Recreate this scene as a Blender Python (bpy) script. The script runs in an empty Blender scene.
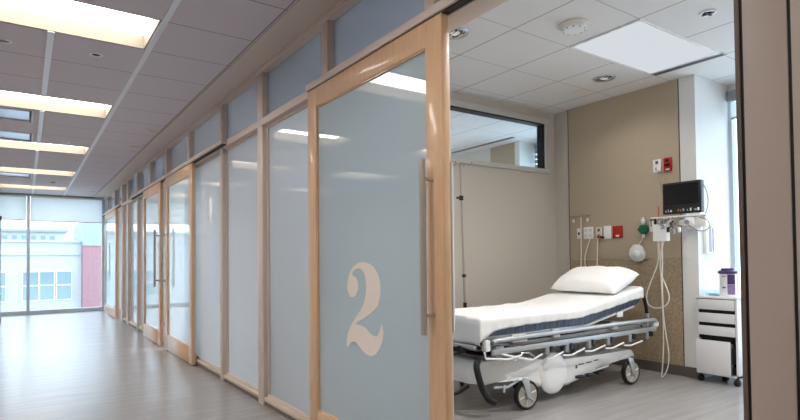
import bpy, bmesh, math, random
from mathutils import Vector, Matrix, noise
random.seed(7)
C = bpy.context.scene.collection
S = bpy.context.scene
PI = math.pi

# ------------------------------------------------------------------ materials
def lin(c):
    f = lambda v: (v/255/12.92 if v/255 <= .04045 else ((v/255+.055)/1.055)**2.4)
    return (f(c[0]), f(c[1]), f(c[2]), 1)

MATS = {}
def mat(name, col, rough=.5, metal=0, spec=.5, emit=None, es=0, noise_s=None, noise_amt=.1, bump=0, bscale=40, stretch=(1, 1, 1), coat=0):
    m = bpy.data.materials.new(name); m.use_nodes = True
    nt = m.node_tree; b = nt.nodes['Principled BSDF']
    c = lin(col)
    b.inputs['Base Color'].default_value = c
    b.inputs['Roughness'].default_value = rough
    b.inputs['Metallic'].default_value = metal
    b.inputs['Specular IOR Level'].default_value = spec
    if coat: b.inputs['Coat Weight'].default_value = coat
    if emit:
        b.inputs['Emission Color'].default_value = lin(emit); b.inputs['Emission Strength'].default_value = es
    if noise_s or bump:
        tc = nt.nodes.new('ShaderNodeTexCoord'); mp = nt.nodes.new('ShaderNodeMapping')
        mp.inputs['Scale'].default_value = stretch
        nt.links.new(tc.outputs['Object'], mp.inputs[0])
    if noise_s:
        n = nt.nodes.new('ShaderNodeTexNoise'); n.inputs['Scale'].default_value = noise_s; n.inputs['Detail'].default_value = 5
        nt.links.new(mp.outputs[0], n.inputs['Vector'])
        r = nt.nodes.new('ShaderNodeValToRGB')
        r.color_ramp.elements[0].position = .3; r.color_ramp.elements[1].position = .7
        r.color_ramp.elements[0].color = (*[v*(1-noise_amt) for v in c[:3]], 1)
        r.color_ramp.elements[1].color = (*[min(1, v*(1+noise_amt)) for v in c[:3]], 1)
        nt.links.new(n.outputs[0], r.inputs[0]); nt.links.new(r.outputs[0], b.inputs['Base Color'])
    if bump:
        n2 = nt.nodes.new('ShaderNodeTexNoise'); n2.inputs['Scale'].default_value = bscale; n2.inputs['Detail'].default_value = 3
        nt.links.new(mp.outputs[0], n2.inputs['Vector'])
        bp = nt.nodes.new('ShaderNodeBump'); bp.inputs['Strength'].default_value = bump; bp.inputs['Distance'].default_value = .01
        nt.links.new(n2.outputs[0], bp.inputs['Height']); nt.links.new(bp.outputs[0], b.inputs['Normal'])
    MATS[name] = m
    return m

def emission(name, col, s):
    m = bpy.data.materials.new(name); m.use_nodes = True; nt = m.node_tree; nt.nodes.clear()
    o = nt.nodes.new('ShaderNodeOutputMaterial'); e = nt.nodes.new('ShaderNodeEmission')
    e.inputs[0].default_value = lin(col); e.inputs[1].default_value = s
    nt.links.new(e.outputs[0], o.inputs[0]); MATS[name] = m; return m

def glass(name, tint, film=0., film_col=(220, 232, 240), ior=1.5, rough=0., trans_share=.5):
    """thin pane: tinted see-through, a milky film and a mirror coat; every face of the pane carries it"""
    m = bpy.data.materials.new(name); m.use_nodes = True; nt = m.node_tree; nt.nodes.clear()
    N = nt.nodes.new; L = nt.links.new
    o = N('ShaderNodeOutputMaterial')
    t = N('ShaderNodeBsdfTransparent'); t.inputs[0].default_value = lin(tint)
    last = t
    if film:
        d = N('ShaderNodeBsdfDiffuse'); d.inputs[0].default_value = lin(film_col)
        tl = N('ShaderNodeBsdfTranslucent'); tl.inputs[0].default_value = lin(film_col)
        mx = N('ShaderNodeMixShader'); mx.inputs[0].default_value = trans_share
        L(d.outputs[0], mx.inputs[1]); L(tl.outputs[0], mx.inputs[2])
        m2 = N('ShaderNodeMixShader'); m2.inputs[0].default_value = film
        L(t.outputs[0], m2.inputs[1]); L(mx.outputs[0], m2.inputs[2]); last = m2
    g = N('ShaderNodeBsdfGlossy'); g.inputs['Roughness'].default_value = rough; g.inputs[0].default_value = (1, 1, 1, 1)
    fr = N('ShaderNodeFresnel'); fr.inputs[0].default_value = ior
    # same coat whichever way the ray crosses the face
    geo = N('ShaderNodeNewGeometry'); sw = N('ShaderNodeMath'); sw.operation = 'MULTIPLY_ADD'
    L(geo.outputs['Backfacing'], sw.inputs[0]); sw.inputs[1].default_value = 1/ior-ior; sw.inputs[2].default_value = ior
    L(sw.outputs[0], fr.inputs[0])
    m3 = N('ShaderNodeMixShader'); L(fr.outputs[0], m3.inputs[0]); L(last.outputs[0], m3.inputs[1]); L(g.outputs[0], m3.inputs[2])
    L(m3.outputs[0], o.inputs[0]); MATS[name] = m; return m

M = MATS
def tile_mat(name, col, px, ox, py, oy, line=.004, dark=.55, wx=1., wy=1.):
    """ceiling board with narrow joints every px along X and py along Y"""
    m = mat(name, col, .9, spec=.2, bump=.15, bscale=120)
    nt = m.node_tree; b = nt.nodes['Principled BSDF']; N = nt.nodes.new; L = nt.links.new
    tc = N('ShaderNodeTexCoord'); sp = N('ShaderNodeSeparateXYZ'); L(tc.outputs['Object'], sp.inputs[0])
    outs = []
    for ax, p, off, w in ((0, px, ox, wx), (1, py, oy, wy)):
        a = N('ShaderNodeMath'); a.operation = 'SUBTRACT'; L(sp.outputs[ax], a.inputs[0]); a.inputs[1].default_value = off
        d = N('ShaderNodeMath'); d.operation = 'PINGPONG'; L(a.outputs[0], d.inputs[0]); d.inputs[1].default_value = p/2
        c = N('ShaderNodeMath'); c.operation = 'LESS_THAN'; L(d.outputs[0], c.inputs[0]); c.inputs[1].default_value = line*w
        outs.append(c)
    mx = N('ShaderNodeMath'); mx.operation = 'MAXIMUM'; L(outs[0].outputs[0], mx.inputs[0]); L(outs[1].outputs[0], mx.inputs[1])
    mix = N('ShaderNodeMix'); mix.data_type = 'RGBA'
    c = lin(col)
    mix.inputs[6].default_value = c; mix.inputs[7].default_value = (c[0]*dark, c[1]*dark, c[2]*dark, 1)
    L(mx.outputs[0], mix.inputs[0]); L(mix.outputs[2], b.inputs['Base Color'])
    return m

tile_mat('corridor_tile', (218, 212, 219), .61, .776, .61, 3.887, .0045, .4)
tile_mat('bay_tile', (226, 223, 223), .66, 3.81, .65, 2.29, .0035, .45, 1.7, .9)
mat('floor_vinyl', (156, 152, 151), .27, spec=.45, noise_s=6, noise_amt=.1, stretch=(.25, 3, 1))
mat('wall_paint', (205, 198, 188), .75, spec=.3, bump=.05, bscale=200)
mat('wall_white', (230, 230, 228), .7, spec=.3)
mat('corridor_wall', (200, 192, 182), .8, spec=.2)
mat('tan_panel', (186, 171, 149), .7, spec=.3, noise_s=60, noise_amt=.04)
mat('wainscot', (172, 154, 128), .55, spec=.4, noise_s=45, noise_amt=.22)
mat('baseboard_grey', (96, 88, 84), .6)
mat('frame_paint', (214, 200, 190), .42, spec=.45)
mat('post_paint', (186, 172, 162), .45, spec=.4)
mat('stop_brown', (104, 90, 80), .5)
mat('base_taupe', (120, 106, 98), .5)
mat('sill_paint', (206, 192, 172), .45)
mat('gasket', (16, 13, 13), .6)
mat('oak', (222, 184, 146), .38, spec=.4, noise_s=9, noise_amt=.07, stretch=(6, 6, .6), coat=.35)
mat('brushed_steel', (196, 188, 180), .42, metal=.7)
mat('chrome', (215, 215, 218), .12, metal=1)
mat('aluminium', (196, 198, 202), .35, metal=.9)
mat('frame_grey', (206, 205, 202), .5)
mat('rail_grey', (186, 188, 192), .38, metal=.4)
mat('grey_paint', (150, 152, 156), .5)
mat('window_metal', (188, 198, 208), .5)
mat('trim_light', (236, 240, 248), .35)
mat('white_plastic', (244, 244, 244), .35)
mat('off_white', (222, 216, 204), .4)
mat('hood_plastic', (240, 239, 238), .28, spec=.5)
mat('black_plastic', (22, 22, 24), .4)
mat('black_rubber', (26, 25, 26), .7)
mat('dark_void', (9, 9, 10), .9)
mat('wheel_hub', (168, 164, 158), .45)
mat('navy_vinyl', (50, 58, 78), .35, spec=.5, bump=1., bscale=9, stretch=(3.2, 1, .6))
mat('linen', (245, 244, 243), .85, spec=.2, bump=.35, bscale=14)
mat('pillow_linen', (252, 251, 251), .85, spec=.2, bump=.25, bscale=9)
mat('red_plastic', (178, 26, 24), .35)
mat('green_plastic', (18, 104, 72), .4)
mat('purple_plastic', (72, 40, 100), .4)
mat('lilac_label', (140, 118, 168), .5)
mat('orange_plastic', (196, 84, 40), .5)
mat('white_cable', (232, 226, 216), .5)
mat('grey_cable', (150, 146, 142), .5)
mat('clear_plastic', (226, 230, 232), .2, spec=.5)
mat('screen', (12, 13, 17), .18)
mat('number_decal', (244, 234, 224), .6)
mat('building_white', (166, 168, 170), .8)
mat('building_brick', (142, 104, 110), .85, noise_s=9, noise_amt=.1)
mat('building_grey', (138, 146, 156), .7)
mat('outside_glass', (112, 132, 140), .15, spec=.6)
mat('outside_ground', (160, 160, 158), .9)
mat('vent_metal', (232, 240, 252), .3, metal=.85)
mat('vent_pale', (236, 242, 250), .4)
mat('fixture_white', (122, 113, 98), .6)
mat('cabinet_white', (226, 226, 228), .35)
mat('pole_steel', (186, 168, 158), .3, metal=.7)
emission('corridor_lens', (255, 249, 243), 9.5)
emission('troffer_lens', (234, 239, 246), .64)
emission('can_lamp', (255, 244, 232), .5)
glass('pane_clear', (205, 216, 226))
glass('pane_window', (240, 248, 252))
glass('pane_transom', (214, 220, 228), .45, (206, 218, 232))
glass('pane_film', (228, 235, 240), .76, (226, 236, 245), 1.7, trans_share=.4)
glass('pane_door', (228, 237, 242), .88, (230, 244, 250), 1.75, trans_share=.45)
# roller shade cloth: lets daylight glow through
def cloth(name, col, share):
    m = bpy.data.materials.new(name); m.use_nodes = True; nt = m.node_tree; nt.nodes.clear()
    o = nt.nodes.new('ShaderNodeOutputMaterial'); d = nt.nodes.new('ShaderNodeBsdfDiffuse'); t = nt.nodes.new('ShaderNodeBsdfTranslucent')
    d.inputs[0].default_value = lin(col); t.inputs[0].default_value = lin(col)
    x = nt.nodes.new('ShaderNodeMixShader'); x.inputs[0].default_value = share
    nt.links.new(d.outputs[0], x.inputs[1]); nt.links.new(t.outputs[0], x.inputs[2]); nt.links.new(x.outputs[0], o.inputs[0]); MATS[name] = m
cloth('shade_cloth', (236, 238, 238), .6)
cloth('bag_film', (250, 250, 250), .25)

# ------------------------------------------------------------------ mesh helpers
class MB:
    def __init__(s): s.b = bmesh.new()
    def box(s, a, c, bv=0, seg=2):
        lo = [min(a[i], c[i]) for i in range(3)]; hi = [max(a[i], c[i]) for i in range(3)]
        r = bmesh.ops.create_cube(s.b, size=1)
        vs = r['verts']
        for v in vs: v.co = Vector([lo[i]+(v.co[i]+.5)*(hi[i]-lo[i]) for i in range(3)])
        if bv:
            es = list({e for v in vs for e in v.link_edges})
            bmesh.ops.bevel(s.b, geom=es, offset=bv, segments=seg, affect='EDGES', profile=.5)
        return s
    def cyl(s, p, q, r, r2=None, n=20, caps=True):
        p = Vector(p); q = Vector(q); d = q-p
        k = bmesh.ops.create_cone(s.b, cap_ends=caps, segments=n, radius1=r, radius2=r if r2 is None else r2, depth=d.length)
        R = d.to_track_quat('Z', 'Y').to_matrix().to_4x4(); R.translation = (p+q)/2
        bmesh.ops.transform(s.b, matrix=R, verts=k['verts']); return s
    def tube(s, pts, r, n=8, smooth=0, caps=True):
        pts = [Vector(p) for p in pts]
        for _ in range(smooth):
            q = [pts[0]]
            for a, c in zip(pts, pts[1:]): q += [a.lerp(c, .25), a.lerp(c, .75)]
            pts = q+[pts[-1]]
        rings = []; up = None
        for i, p in enumerate(pts):
            t = (pts[min(i+1, len(pts)-1)]-pts[max(i-1, 0)]).normalized()
            if up is None: up = t.orthogonal().normalized()
            up = (up-t*up.dot(t)); up = up.normalized() if up.length > 1e-5 else t.orthogonal().normalized()
            w = t.cross(up)
            rings.append([s.b.verts.new(p+(up*math.cos(a)+w*math.sin(a))*r) for a in [2*PI*k/n for k in range(n)]])
        for a, c in zip(rings, rings[1:]):
            for k in range(n): s.b.faces.new((a[k], a[(k+1) % n], c[(k+1) % n], c[k]))
        if caps: s.b.faces.new(rings[0][::-1]); s.b.faces.new(rings[-1])
        return s
    def lathe(s, prof, o, ax=(0, 0, 1), n=24):
        """prof: (radius, height) pairs about the axis through o"""
        ax = Vector(ax).normalized(); u = ax.orthogonal().normalized(); w = ax.cross(u); o = Vector(o)
        rings = []
        for r, h in prof:
            if r < 1e-5: rings.append([s.b.verts.new(o+ax*h)])
            else: rings.append([s.b.verts.new(o+ax*h+(u*math.cos(a)+w*math.sin(a))*r) for a in [2*PI*k/n for k in range(n)]])
        for a, c in zip(rings, rings[1:]):
            for k in range(n):
                k2 = (k+1) % n
                f = [a[k % len(a)]] + ([a[k2]] if len(a) > 1 else []) + ([c[k2]] if len(c) > 1 else []) + [c[k % len(c)]]
                if len(f) >= 3: s.b.faces.new(f)
        return s
    def prism(s, pts, ax, a, c, bv=0, seg=2):
        """polygon in the two other axes, extruded along ax from a to c"""
        i = 'xyz'.index(ax); k = [j for j in range(3) if j != i]
        def V(p, t):
            v = [0, 0, 0]; v[i] = t; v[k[0]] = p[0]; v[k[1]] = p[1]; return s.b.verts.new(v)
        A = [V(p, a) for p in pts]; B = [V(p, c) for p in pts]; n = len(pts)
        f1 = s.b.faces.new(A); f2 = s.b.faces.new(B[::-1])
        for j in range(n): s.b.faces.new((A[j], B[j], B[(j+1) % n], A[(j+1) % n]))
        if bv:
            es = list(set(f1.edges) | set(f2.edges))
            bmesh.ops.bevel(s.b, geom=es, offset=bv, segments=seg, affect='EDGES', profile=.5)
        return s
    def taper(s, yc, tab):
        for v in s.b.verts:
            x = v.co.x
            for (a, f0), (c, f1) in zip(tab, tab[1:]):
                if x <= c or (c, f1) == tab[-1]:
                    t = min(1, max(0, (x-a)/(c-a))); v.co.y = yc+(v.co.y-yc)*(f0+(f1-f0)*t); break
        return s
    def rot(s, o, axis, deg):
        bmesh.ops.rotate(s.b, cent=Vector(o), matrix=Matrix.Rotation(math.radians(deg), 3, axis), verts=s.b.verts[:]); return s
    def obj(s, name, m, parent=None, smooth=None, label=None, cat=None, group=None, kind=None, origin=None):
        bmesh.ops.recalc_face_normals(s.b, faces=s.b.faces[:])
        me = bpy.data.meshes.new(name)
        if parent is not None: o0 = wloc(parent)
        elif origin is not None: o0 = Vector(origin)
        elif kind == 'structure': o0 = Vector((0, 0, 0))
        else:
            vs = [v.co for v in s.b.verts]
            o0 = Vector(((min(v.x for v in vs)+max(v.x for v in vs))/2, (min(v.y for v in vs)+max(v.y for v in vs))/2, min(v.z for v in vs)))
        for v in s.b.verts: v.co -= o0
        s.b.to_mesh(me); s.b.free()
        if smooth is not False:
            for p in me.polygons: p.use_smooth = True
            me.set_sharp_from_angle(angle=math.radians(smooth or 35))
        me.materials.append(M[m] if isinstance(m, str) else m)
        o = bpy.data.objects.new(name, me); C.objects.link(o)
        if parent is not None: o.parent = parent
        else: o.location = o0
        tag(o, label, cat, group, kind); return o

def wloc(o):
    v = Vector((0, 0, 0))
    while o is not None: v = v+o.location; o = o.parent
    return v
def tag(o, label=None, cat=None, group=None, kind=None):
    if label: o['label'] = label
    if cat: o['category'] = cat
    if group: o['group'] = group
    if kind: o['kind'] = kind
def thing(name, loc, label, cat, group=None, kind=None):
    o = bpy.data.objects.new(name, None); o.empty_display_size = .1; C.objects.link(o); o.location = loc
    tag(o, label, cat, group, kind); return o
def box(name, a, c, m, parent=None, bv=0, **k): return MB().box(a, c, bv).obj(name, m, parent, **k)
def struct(name, a, c, m, label, cat, bv=0): return box(name, a, c, m, None, bv, kind='structure', label=label, cat=cat)

# ------------------------------------------------------------------ room shell
ZC, ZB, YF = 2.83, 3.0, 15.4          # corridor ceiling, bay ceiling, far window wall
XW = 5.44                             # head wall of bay 2
struct('floor', (-4, -3, -.15), (7, 15.5, 0), 'floor_vinyl', 'grey-brown streaked vinyl floor of corridor and bays', 'floor')
struct('ceiling', (-4, -3, ZB), (7, 15.5, ZB+.15), 'bay_tile', 'white square-tiled ceiling inside the treatment bays', 'ceiling')

# corridor ceiling: boards around real openings for the recessed lights and vents
lights = [(-.46, .75, y, y+.6) for y in (-.99, 1.45, 3.885, 6.29, 8.78, 11.27, 13.7)] + [(-2.9, -1.7, y, y+.6) for y in (1.45, 3.885, 6.29, 8.78, 11.27)]
vents = [(-.5, .065, 6.97, 7.54), (-.5, .075, 8.2, 8.765), (-.5, .09, 11.95, 12.49)]
holes = lights+vents
xs = sorted({-4, 1.63} | {h[0] for h in holes} | {h[1] for h in holes})
ys = sorted({-3, YF} | {h[2] for h in holes} | {h[3] for h in holes})
mb = MB()
for x0, x1 in zip(xs, xs[1:]):
    run = None
    for y0, y1 in list(zip(ys, ys[1:]))+[(None, None)]:
        solid = y0 is not None and not any(h[0] < (x0+x1)/2 < h[1] and h[2] < (y0+y1)/2 < h[3] for h in holes)
        if solid: run = (run[0] if run else y0, y1)
        elif run: mb.box((x0, run[0], ZC), (x1, run[1], ZC+.02)); run = None
mb.obj('ceiling', 'corridor_tile', kind='structure', label='taupe tiled corridor ceiling with rows of recessed lights', cat='ceiling', smooth=False)
struct('trim_1', (.756, -3, ZC-.006), (.794, YF, ZC), 'trim_light', 'pale metal ceiling strip running along ends of the corridor lights', 'ceiling strip')
mb = MB()
ends = sorted([(l[2], l[3]) for l in lights if l[0] == -.46])
y = -3
for a, c in ends+[(YF, YF)]:
    mb.box((.124, y, ZC-.008), (.168, a, ZC)); y = c
mb.obj('trim_2', 'trim_light', kind='structure', label='pale metal ceiling strip broken by the corridor lights', cat='ceiling strip')
struct('trim_3', (1.40, -3, ZC-.012), (1.63, YF, ZC), 'frame_paint', 'beige ceiling border board above the glass partition', 'ceiling border')

struct('wall_left', (-4.1, -3, 0), (-4, YF, ZB), 'corridor_wall', 'plain beige wall along the far left of the corridor', 'wall')
struct('wall_station', (-4, 13.85, 0), (-.50, YF+.1, ZC), 'corridor_wall', 'beige wall end left of the end window', 'wall')
struct('wall_back', (-4, -3.1, 0), (7, -3, ZB), 'corridor_wall', 'plain beige wall closing the corridor behind', 'wall')

def mitre_frame(mb, y0, y1, z0, z1, w, x0, x1):
    mb.box((x0, y0, z0), (x1, y0+w, z1)); mb.box((x0, y1-w, z0), (x1, y1, z1))
    mb.box((x0, y0+w, z0), (x1, y1-w, z0+w)); mb.box((x0, y0+w, z1-w), (x1, y1-w, z1))

# ------------------------------------------------------------------ far window wall
fw = thing('window_1', (0, YF, 0), 'full-height glazing at the far end of corridor overlooking a white building', 'window', kind='structure')
box('sill', (-.5, YF-.05, 0), (1.62, YF+.1, .09), 'window_metal', fw)
box('header', (-.5, YF-.04, 2.79), (1.7, YF+.1, ZC+.17), 'grey_paint', fw)
fx = [-.565, .035, 1.585]
for x in fx[1:]: box('mullion', (x, YF-.03, .09), (x+.065, YF+.08, 2.79), 'window_metal', fw, bv=.004)
for a, c in zip(fx, fx[1:]): box('pane', (a+.065, YF+.02, .09), (c, YF+.032, 2.79), 'pane_window', fw)
struct('wall_far', (1.65, YF-.05, 0), (7, YF+.1, ZB), 'wall_white', 'white end wall of the last treatment bay', 'wall')
for k, (a, c, zb, lab) in enumerate([(.105, 1.58, 2.19, 'white roller shade half lowered over window beside the brick tower'),
                                     (-.49, .03, 2.21, 'white roller shade half lowered over window at left frame edge')]):
    r = thing('roller_blind', (a, YF-.06, 2.2), lab, 'roller shade', 'shades over the end window')
    MB().box((a, YF-.065, zb), (c, YF-.061, 2.78)).obj('shade_cloth', 'shade_cloth', r)
    MB().cyl((a, YF-.063, zb), (c, YF-.063, zb), .012, n=10).obj('hem_bar', 'off_white', r)
    MB().cyl((a, YF-.08, 2.765), (c, YF-.08, 2.765), .022, n=12).obj('roller', 'off_white', r)

# outside
struct('ground', (-40, 16.5, -4.2), (40, 70, -4), 'outside_ground', 'pale paved ground outside far below the windows', 'ground')
b = thing('office_building', (0, 28, -4), 'low white rendered building with flat roof and three tall panes', 'building')
wins = [(-.06, .48), (.54, 1.05), (1.16, 1.69)]
mb = MB(); mb.box((-9, 28, -4), (2.09, 34, 2.1)); mb.obj('wall', 'building_white', b)
box('parapet', (-9.1, 27.9, 2.1), (2.095, 34.1, 2.2), 'building_white', b)
box('cornice', (-9.1, 27.92, 1.55), (2.02, 28, 1.62), 'building_white', b)
for x0, x1 in wins+[(-2.6, -2.1), (-2.0, -1.5), (-1.4, -.66)]:
    w = box('window', (x0-.03, 27.95, -.42), (x1+.03, 28.02, .86), 'off_white', b)
    box('pane', (x0, 27.93, -.38), (x1, 27.96, .82), 'outside_glass', w)
    box('transom_bar', (x0, 27.92, .22), (x1, 27.94, .26), 'off_white', w)
t = thing('brick_tower', (3.5, 27.5, -4), 'pink brick tower with grey-blue top beside the white building', 'building')
box('brick_wall', (2.1, 27.6, -4), (6, 33, 1.95), 'building_brick', t)
box('upper_storey', (2.10, 27.55, 1.95), (6, 33, 3.1), 'building_grey', t)
d = thing('distant_building', (-3, 50, -4), 'long pale building with small windows showing above the white roof', 'building')
box('wall', (-14, 50, -4), (2.6, 56, 3.6), 'building_white', d)
box('roof_edge', (-14.2, 49.8, 3.6), (2.8, 56.2, 3.8), 'building_grey', d)
for k in range(12): box('window', (-5+k*.6, 49.95, 2.75), (-4.7+k*.6, 50.02, 3.3), 'outside_glass', d)

# ------------------------------------------------------------------ glazed partition, bay by bay
def post(mb_parent, y0, y1, z0=0, z1=ZC, x0=1.63, x1=1.722, m='frame_paint', name='mullion'):
    return box(name, (x0, y0, z0), (x1, y1, z1), m, mb_parent, bv=.003)
ZS, ZT0, ZT1, ZH = .066, 2.335, 2.395, 2.785
def screen(n, posts, low, label, y0, y1, wide=()):
    """posts: (y0,y1) full height uprights; low: lower panes (y0,y1); transom panes fill between all posts"""
    r = thing('window_%d' % n, (1.665, (y0+y1)/2, 0), label, 'glass partition', kind='structure')
    box('head_rail', (1.62, y0, ZH), (1.75, y1, ZC), 'frame_paint', r, bv=.004)
    box('bulkhead', (1.64, y0, ZC), (1.74, y1, ZB), 'wall_white', r)
    box('transom_rail', (1.625, y0, ZT0), (1.75, y1, ZT1), 'frame_paint', r, bv=.004)
    for a, c, full in posts: post(r, a, c, 0 if full else ZT1, ZH)
    cuts = [(y0, y0)]+sorted([(p[0], p[1]) for p in posts])+[(y1, y1)]
    for (a0, a1), (c0, c1) in zip(cuts, cuts[1:]):
        if c0-a1 > .05:
            box('transom_pane', (1.682, a1, ZT1), (1.690, c0, ZH), 'pane_transom', r)
    for a, c in low:
        box('sill', (1.632, a, .038), (1.75, c, ZS), 'sill_paint', r, bv=.004)
        box('base_rail', (1.645, a, 0), (1.74, c, .038), 'base_taupe', r)
        box('lower_pane', (1.682, a, ZS), (1.692, c, ZT0), 'pane_film', r)
        mb = MB(); mitre_frame(mb, a, c, ZS, ZT0, .022, 1.668, 1.706); mb.obj('glazing_bead', 'frame_paint', r)
    return r
screen(2, [(2.035, 2.118, True), (3.165, 3.255, True), (4.355, 4.48, True)], [(2.118, 3.165), (3.255, 4.355)],
       'glass screen of the open bay, behind the door numbered 2', .70, 4.48)
screen(3, [(5.475, 5.565, True), (6.80, 6.90, True), (8.02, 8.14, True)], [(4.48, 5.475), (5.565, 6.80)],
       'glass screen of the second bay, with two wide milky panes', 4.48, 8.14)
screen(4, [(9.30, 9.40, True), (10.45, 10.55, True), (11.55, 11.70, True)], [(9.40, 10.45), (10.55, 11.55)],
       'glass screen of the third bay, with narrow-looking panes past two doors', 8.14, 11.70)
screen(5, [(12.25, 12.40, True), (13.4, 13.5, True), (14.7, 14.8, True)], [(11.70, 12.25), (14.80, 15.36)],
       'glass screen of the last bay, at the far end window', 11.70, 15.36)

# sliding doors
TWO = [(2.8605, 1.0387), (2.8529, 1.007), (2.8259, 0.9804), (2.7893, 0.9784), (2.753, 0.9958), (2.7339, 1.0277), (2.7333, 1.0665), (2.7513, 1.0932), (2.7792, 1.1044), (2.8013, 1.1055), (2.7946, 1.1261), (2.7675, 1.1437), (2.7318, 1.151), (2.6939, 1.1459), (2.6644, 1.1256), (2.6458, 1.0918), (2.6408, 1.0465), (2.6474, 1.0008), (2.6628, 0.9621), (2.6872, 0.9263), (2.7209, 0.897), (2.7364, 0.8843), (2.7758, 0.85), (2.8159, 0.815), (2.8405, 0.785), (2.8622, 0.7509), (2.8727, 0.7137), (2.8749, 0.6775), (2.8587, 0.6716), (2.8372, 0.6941), (2.8177, 0.7107), (2.778, 0.7209), (2.7396, 0.7061), (2.6946, 0.6812), (2.6505, 0.6643), (2.6001, 0.6578), (2.5438, 0.6753), (2.5022, 0.7136), (2.4745, 0.7603), (2.4644, 0.8046), (2.4822, 0.8533), (2.4961, 0.8266), (2.5073, 0.8001), (2.5281, 0.7796), (2.5698, 0.7751), (2.605, 0.7861), (2.6406, 0.8087), (2.6847, 0.8196), (2.7375, 0.8223), (2.7716, 0.8191), (2.7372, 0.8417), (2.6765, 0.8622), (2.6103, 0.8902), (2.5532, 0.9205), (2.5183, 0.9449), (2.4971, 0.9934), (2.4895, 1.0374), (2.4955, 1.0807), (2.5151, 1.1204), (2.5559, 1.1568), (2.6052, 1.1767), (2.6633, 1.1866), (2.7236, 1.1829), (2.7782, 1.1633), (2.8184, 1.1353), (2.8432, 1.0991), (2.8585, 1.0628)]
def door(n, y0, y1, hy, label, number=False, x0=1.58):
    x1 = x0+.043; st, tr, br = .122, .125, .2
    r = thing('door_%d' % n, (x0, (y0+y1)/2, 0), label, 'sliding door', kind='structure')
    z0, z1 = .012, 2.342
    for a, c in ((y0, y0+st), (y1-st, y1)): box('stile', (x0, a, z0), (x1, c, z1), 'oak', r, bv=.003)
    box('top_rail', (x0, y0+st, z1-tr), (x1, y1-st, z1), 'oak', r, bv=.002)
    box('bottom_rail', (x0, y0+st, z0), (x1, y1-st, z0+br), 'oak', r, bv=.002)
    p = box('pane', (x0+.016, y0+st, z0+br), (x0+.026, y1-st, z1-tr), 'pane_door', r)
    mb = MB(); mitre_frame(mb, y0+st, y1-st, z0+br, z1-tr, .008, x0+.006, x0+.034); mb.obj('glazing_bead', 'oak', r)
    for s, xx in ((-1, x0-.06), (1, x1+.065)):
        h = MB().cyl((xx, hy, .848), (xx, hy, 1.662), .0155).obj('handle', 'brushed_steel', r)
        for z in (.936, 1.574):
            MB().cyl((xx, hy, z), (x0 if s < 0 else x1, hy, z), .009, n=12).obj('standoff', 'brushed_steel', h)
    if number: MB().prism(TWO, 'x', x0+.0145, x0+.0158).obj('number', 'number_decal', r, smooth=False, label='cream numeral 2 on the glass')
    return r
door(1, 1.925, 3.368, 2.005, 'oak-framed sliding glass door bearing a large cream 2', True)
door(2, 6.485, 7.905, 7.85, 'oak-framed sliding glass door, nearer of the closed middle pair')
door(3, 8.262, 9.63, 8.33, 'oak-framed sliding glass door, farther of the closed middle pair')
door(4, 12.85, 14.75, 14.6, 'oak-framed sliding glass door closest to the end window')
for n, y0, y1, lab in ((4, .57, 3.385, 'beige sliding-door track above the door numbered 2'), (5, 5.31, 8.08, 'beige sliding-door track above nearer of the middle doors'),
                       (6, 8.16, 10.9, 'beige sliding-door track above farther of the middle doors'), (7, 12.4, 15.3, 'beige sliding-door track beside the end window')):
    r = thing('trim_%d' % n, (1.6, (y0+y1)/2, 2.35), lab, 'door track', kind='structure')
    box('track_box', (1.572, y0, 2.350), (1.63, y1, 2.394), 'frame_paint', r, bv=.003)
    box('track_slot', (1.585, y0+.01, 2.3425), (1.628, y1-.01, 2.350), 'gasket', r)

# door jamb and neighbouring panel close to the camera
j = thing('wall_jamb', (1.66, .6, 0), 'brown painted door post with black seals beside the open bay', 'door post', kind='structure')
box('stop_strip', (1.60, .6726, 0), (1.72, .6845, ZC), 'stop_brown', j)
box('seal', (1.604, .6650, 0), (1.71, .6726, ZC), 'gasket', j)
box('post', (1.60, .5605, 0), (1.72, .6650, ZC), 'post_paint', j, bv=.002)
box('seal', (1.604, .5525, 0), (1.71, .5605, ZC), 'gasket', j)
box('infill_panel', (1.60, -.3, 0), (1.72, .5525, ZC), 'post_paint', j, bv=.002)
struct('wall_partition', (1.64, -3, 0), (1.70, -.3, ZB), 'wall_white', 'plain stretch of partition beyond the door post', 'wall')
struct('lintel', (1.64, -.3, ZC), (1.70, .7, ZB), 'wall_white', 'short wall above the brown door post', 'wall')

# ------------------------------------------------------------------ bay walls
def bay_wall(name, y, label, hole=None):
    r = thing(name, (3.6, y, 0), label, 'wall', kind='structure')
    a, c = y, y+.1
    if not hole:
        box('plaster', (1.75, a, 0), (7, c, ZB), 'wall_paint', r); return r
    hx0, hx1, hz0, hz1 = hole
    mb = MB()
    mb.box((1.75, a, 0), (6.3, c, hz0)); mb.box((1.75, a, hz1), (6.3, c, ZB)); mb.box((1.75, a, hz0), (hx0, c, hz1)); mb.box((hx1, a, hz0), (6.3, c, hz1))
    mb.obj('plaster', 'wall_paint', r, smooth=False)
    return r
bay_wall('wall_bay_left', 4.44, 'beige wall with high internal window behind the bed', (2.0, 5.26, 2.27, 2.88))
bay_wall('wall_bay_right', .58, 'beige wall on the near side of the bay')
bay_wall('wall_second_bay', 8.05, 'beige wall between second and third bays')
bay_wall('wall_third_bay', 11.6, 'beige wall between third and last bays')
w = thing('window_6', (3.6, 4.44, 2.27), 'high internal window above the bed looking into the next bay', 'window', kind='structure')
mb = MB()
for a, c in (((1.93, 4.415, 2.235), (5.33, 4.44, 2.29)), ((1.93, 4.415, 2.845), (5.33, 4.44, 2.915)), ((1.93, 4.415, 2.29), (2.0, 4.44, 2.845)), ((5.245, 4.415, 2.29), (5.33, 4.44, 2.845))): mb.box(a, c, .003)
mb.obj('frame', 'frame_grey', w)
mb = MB()
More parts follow.
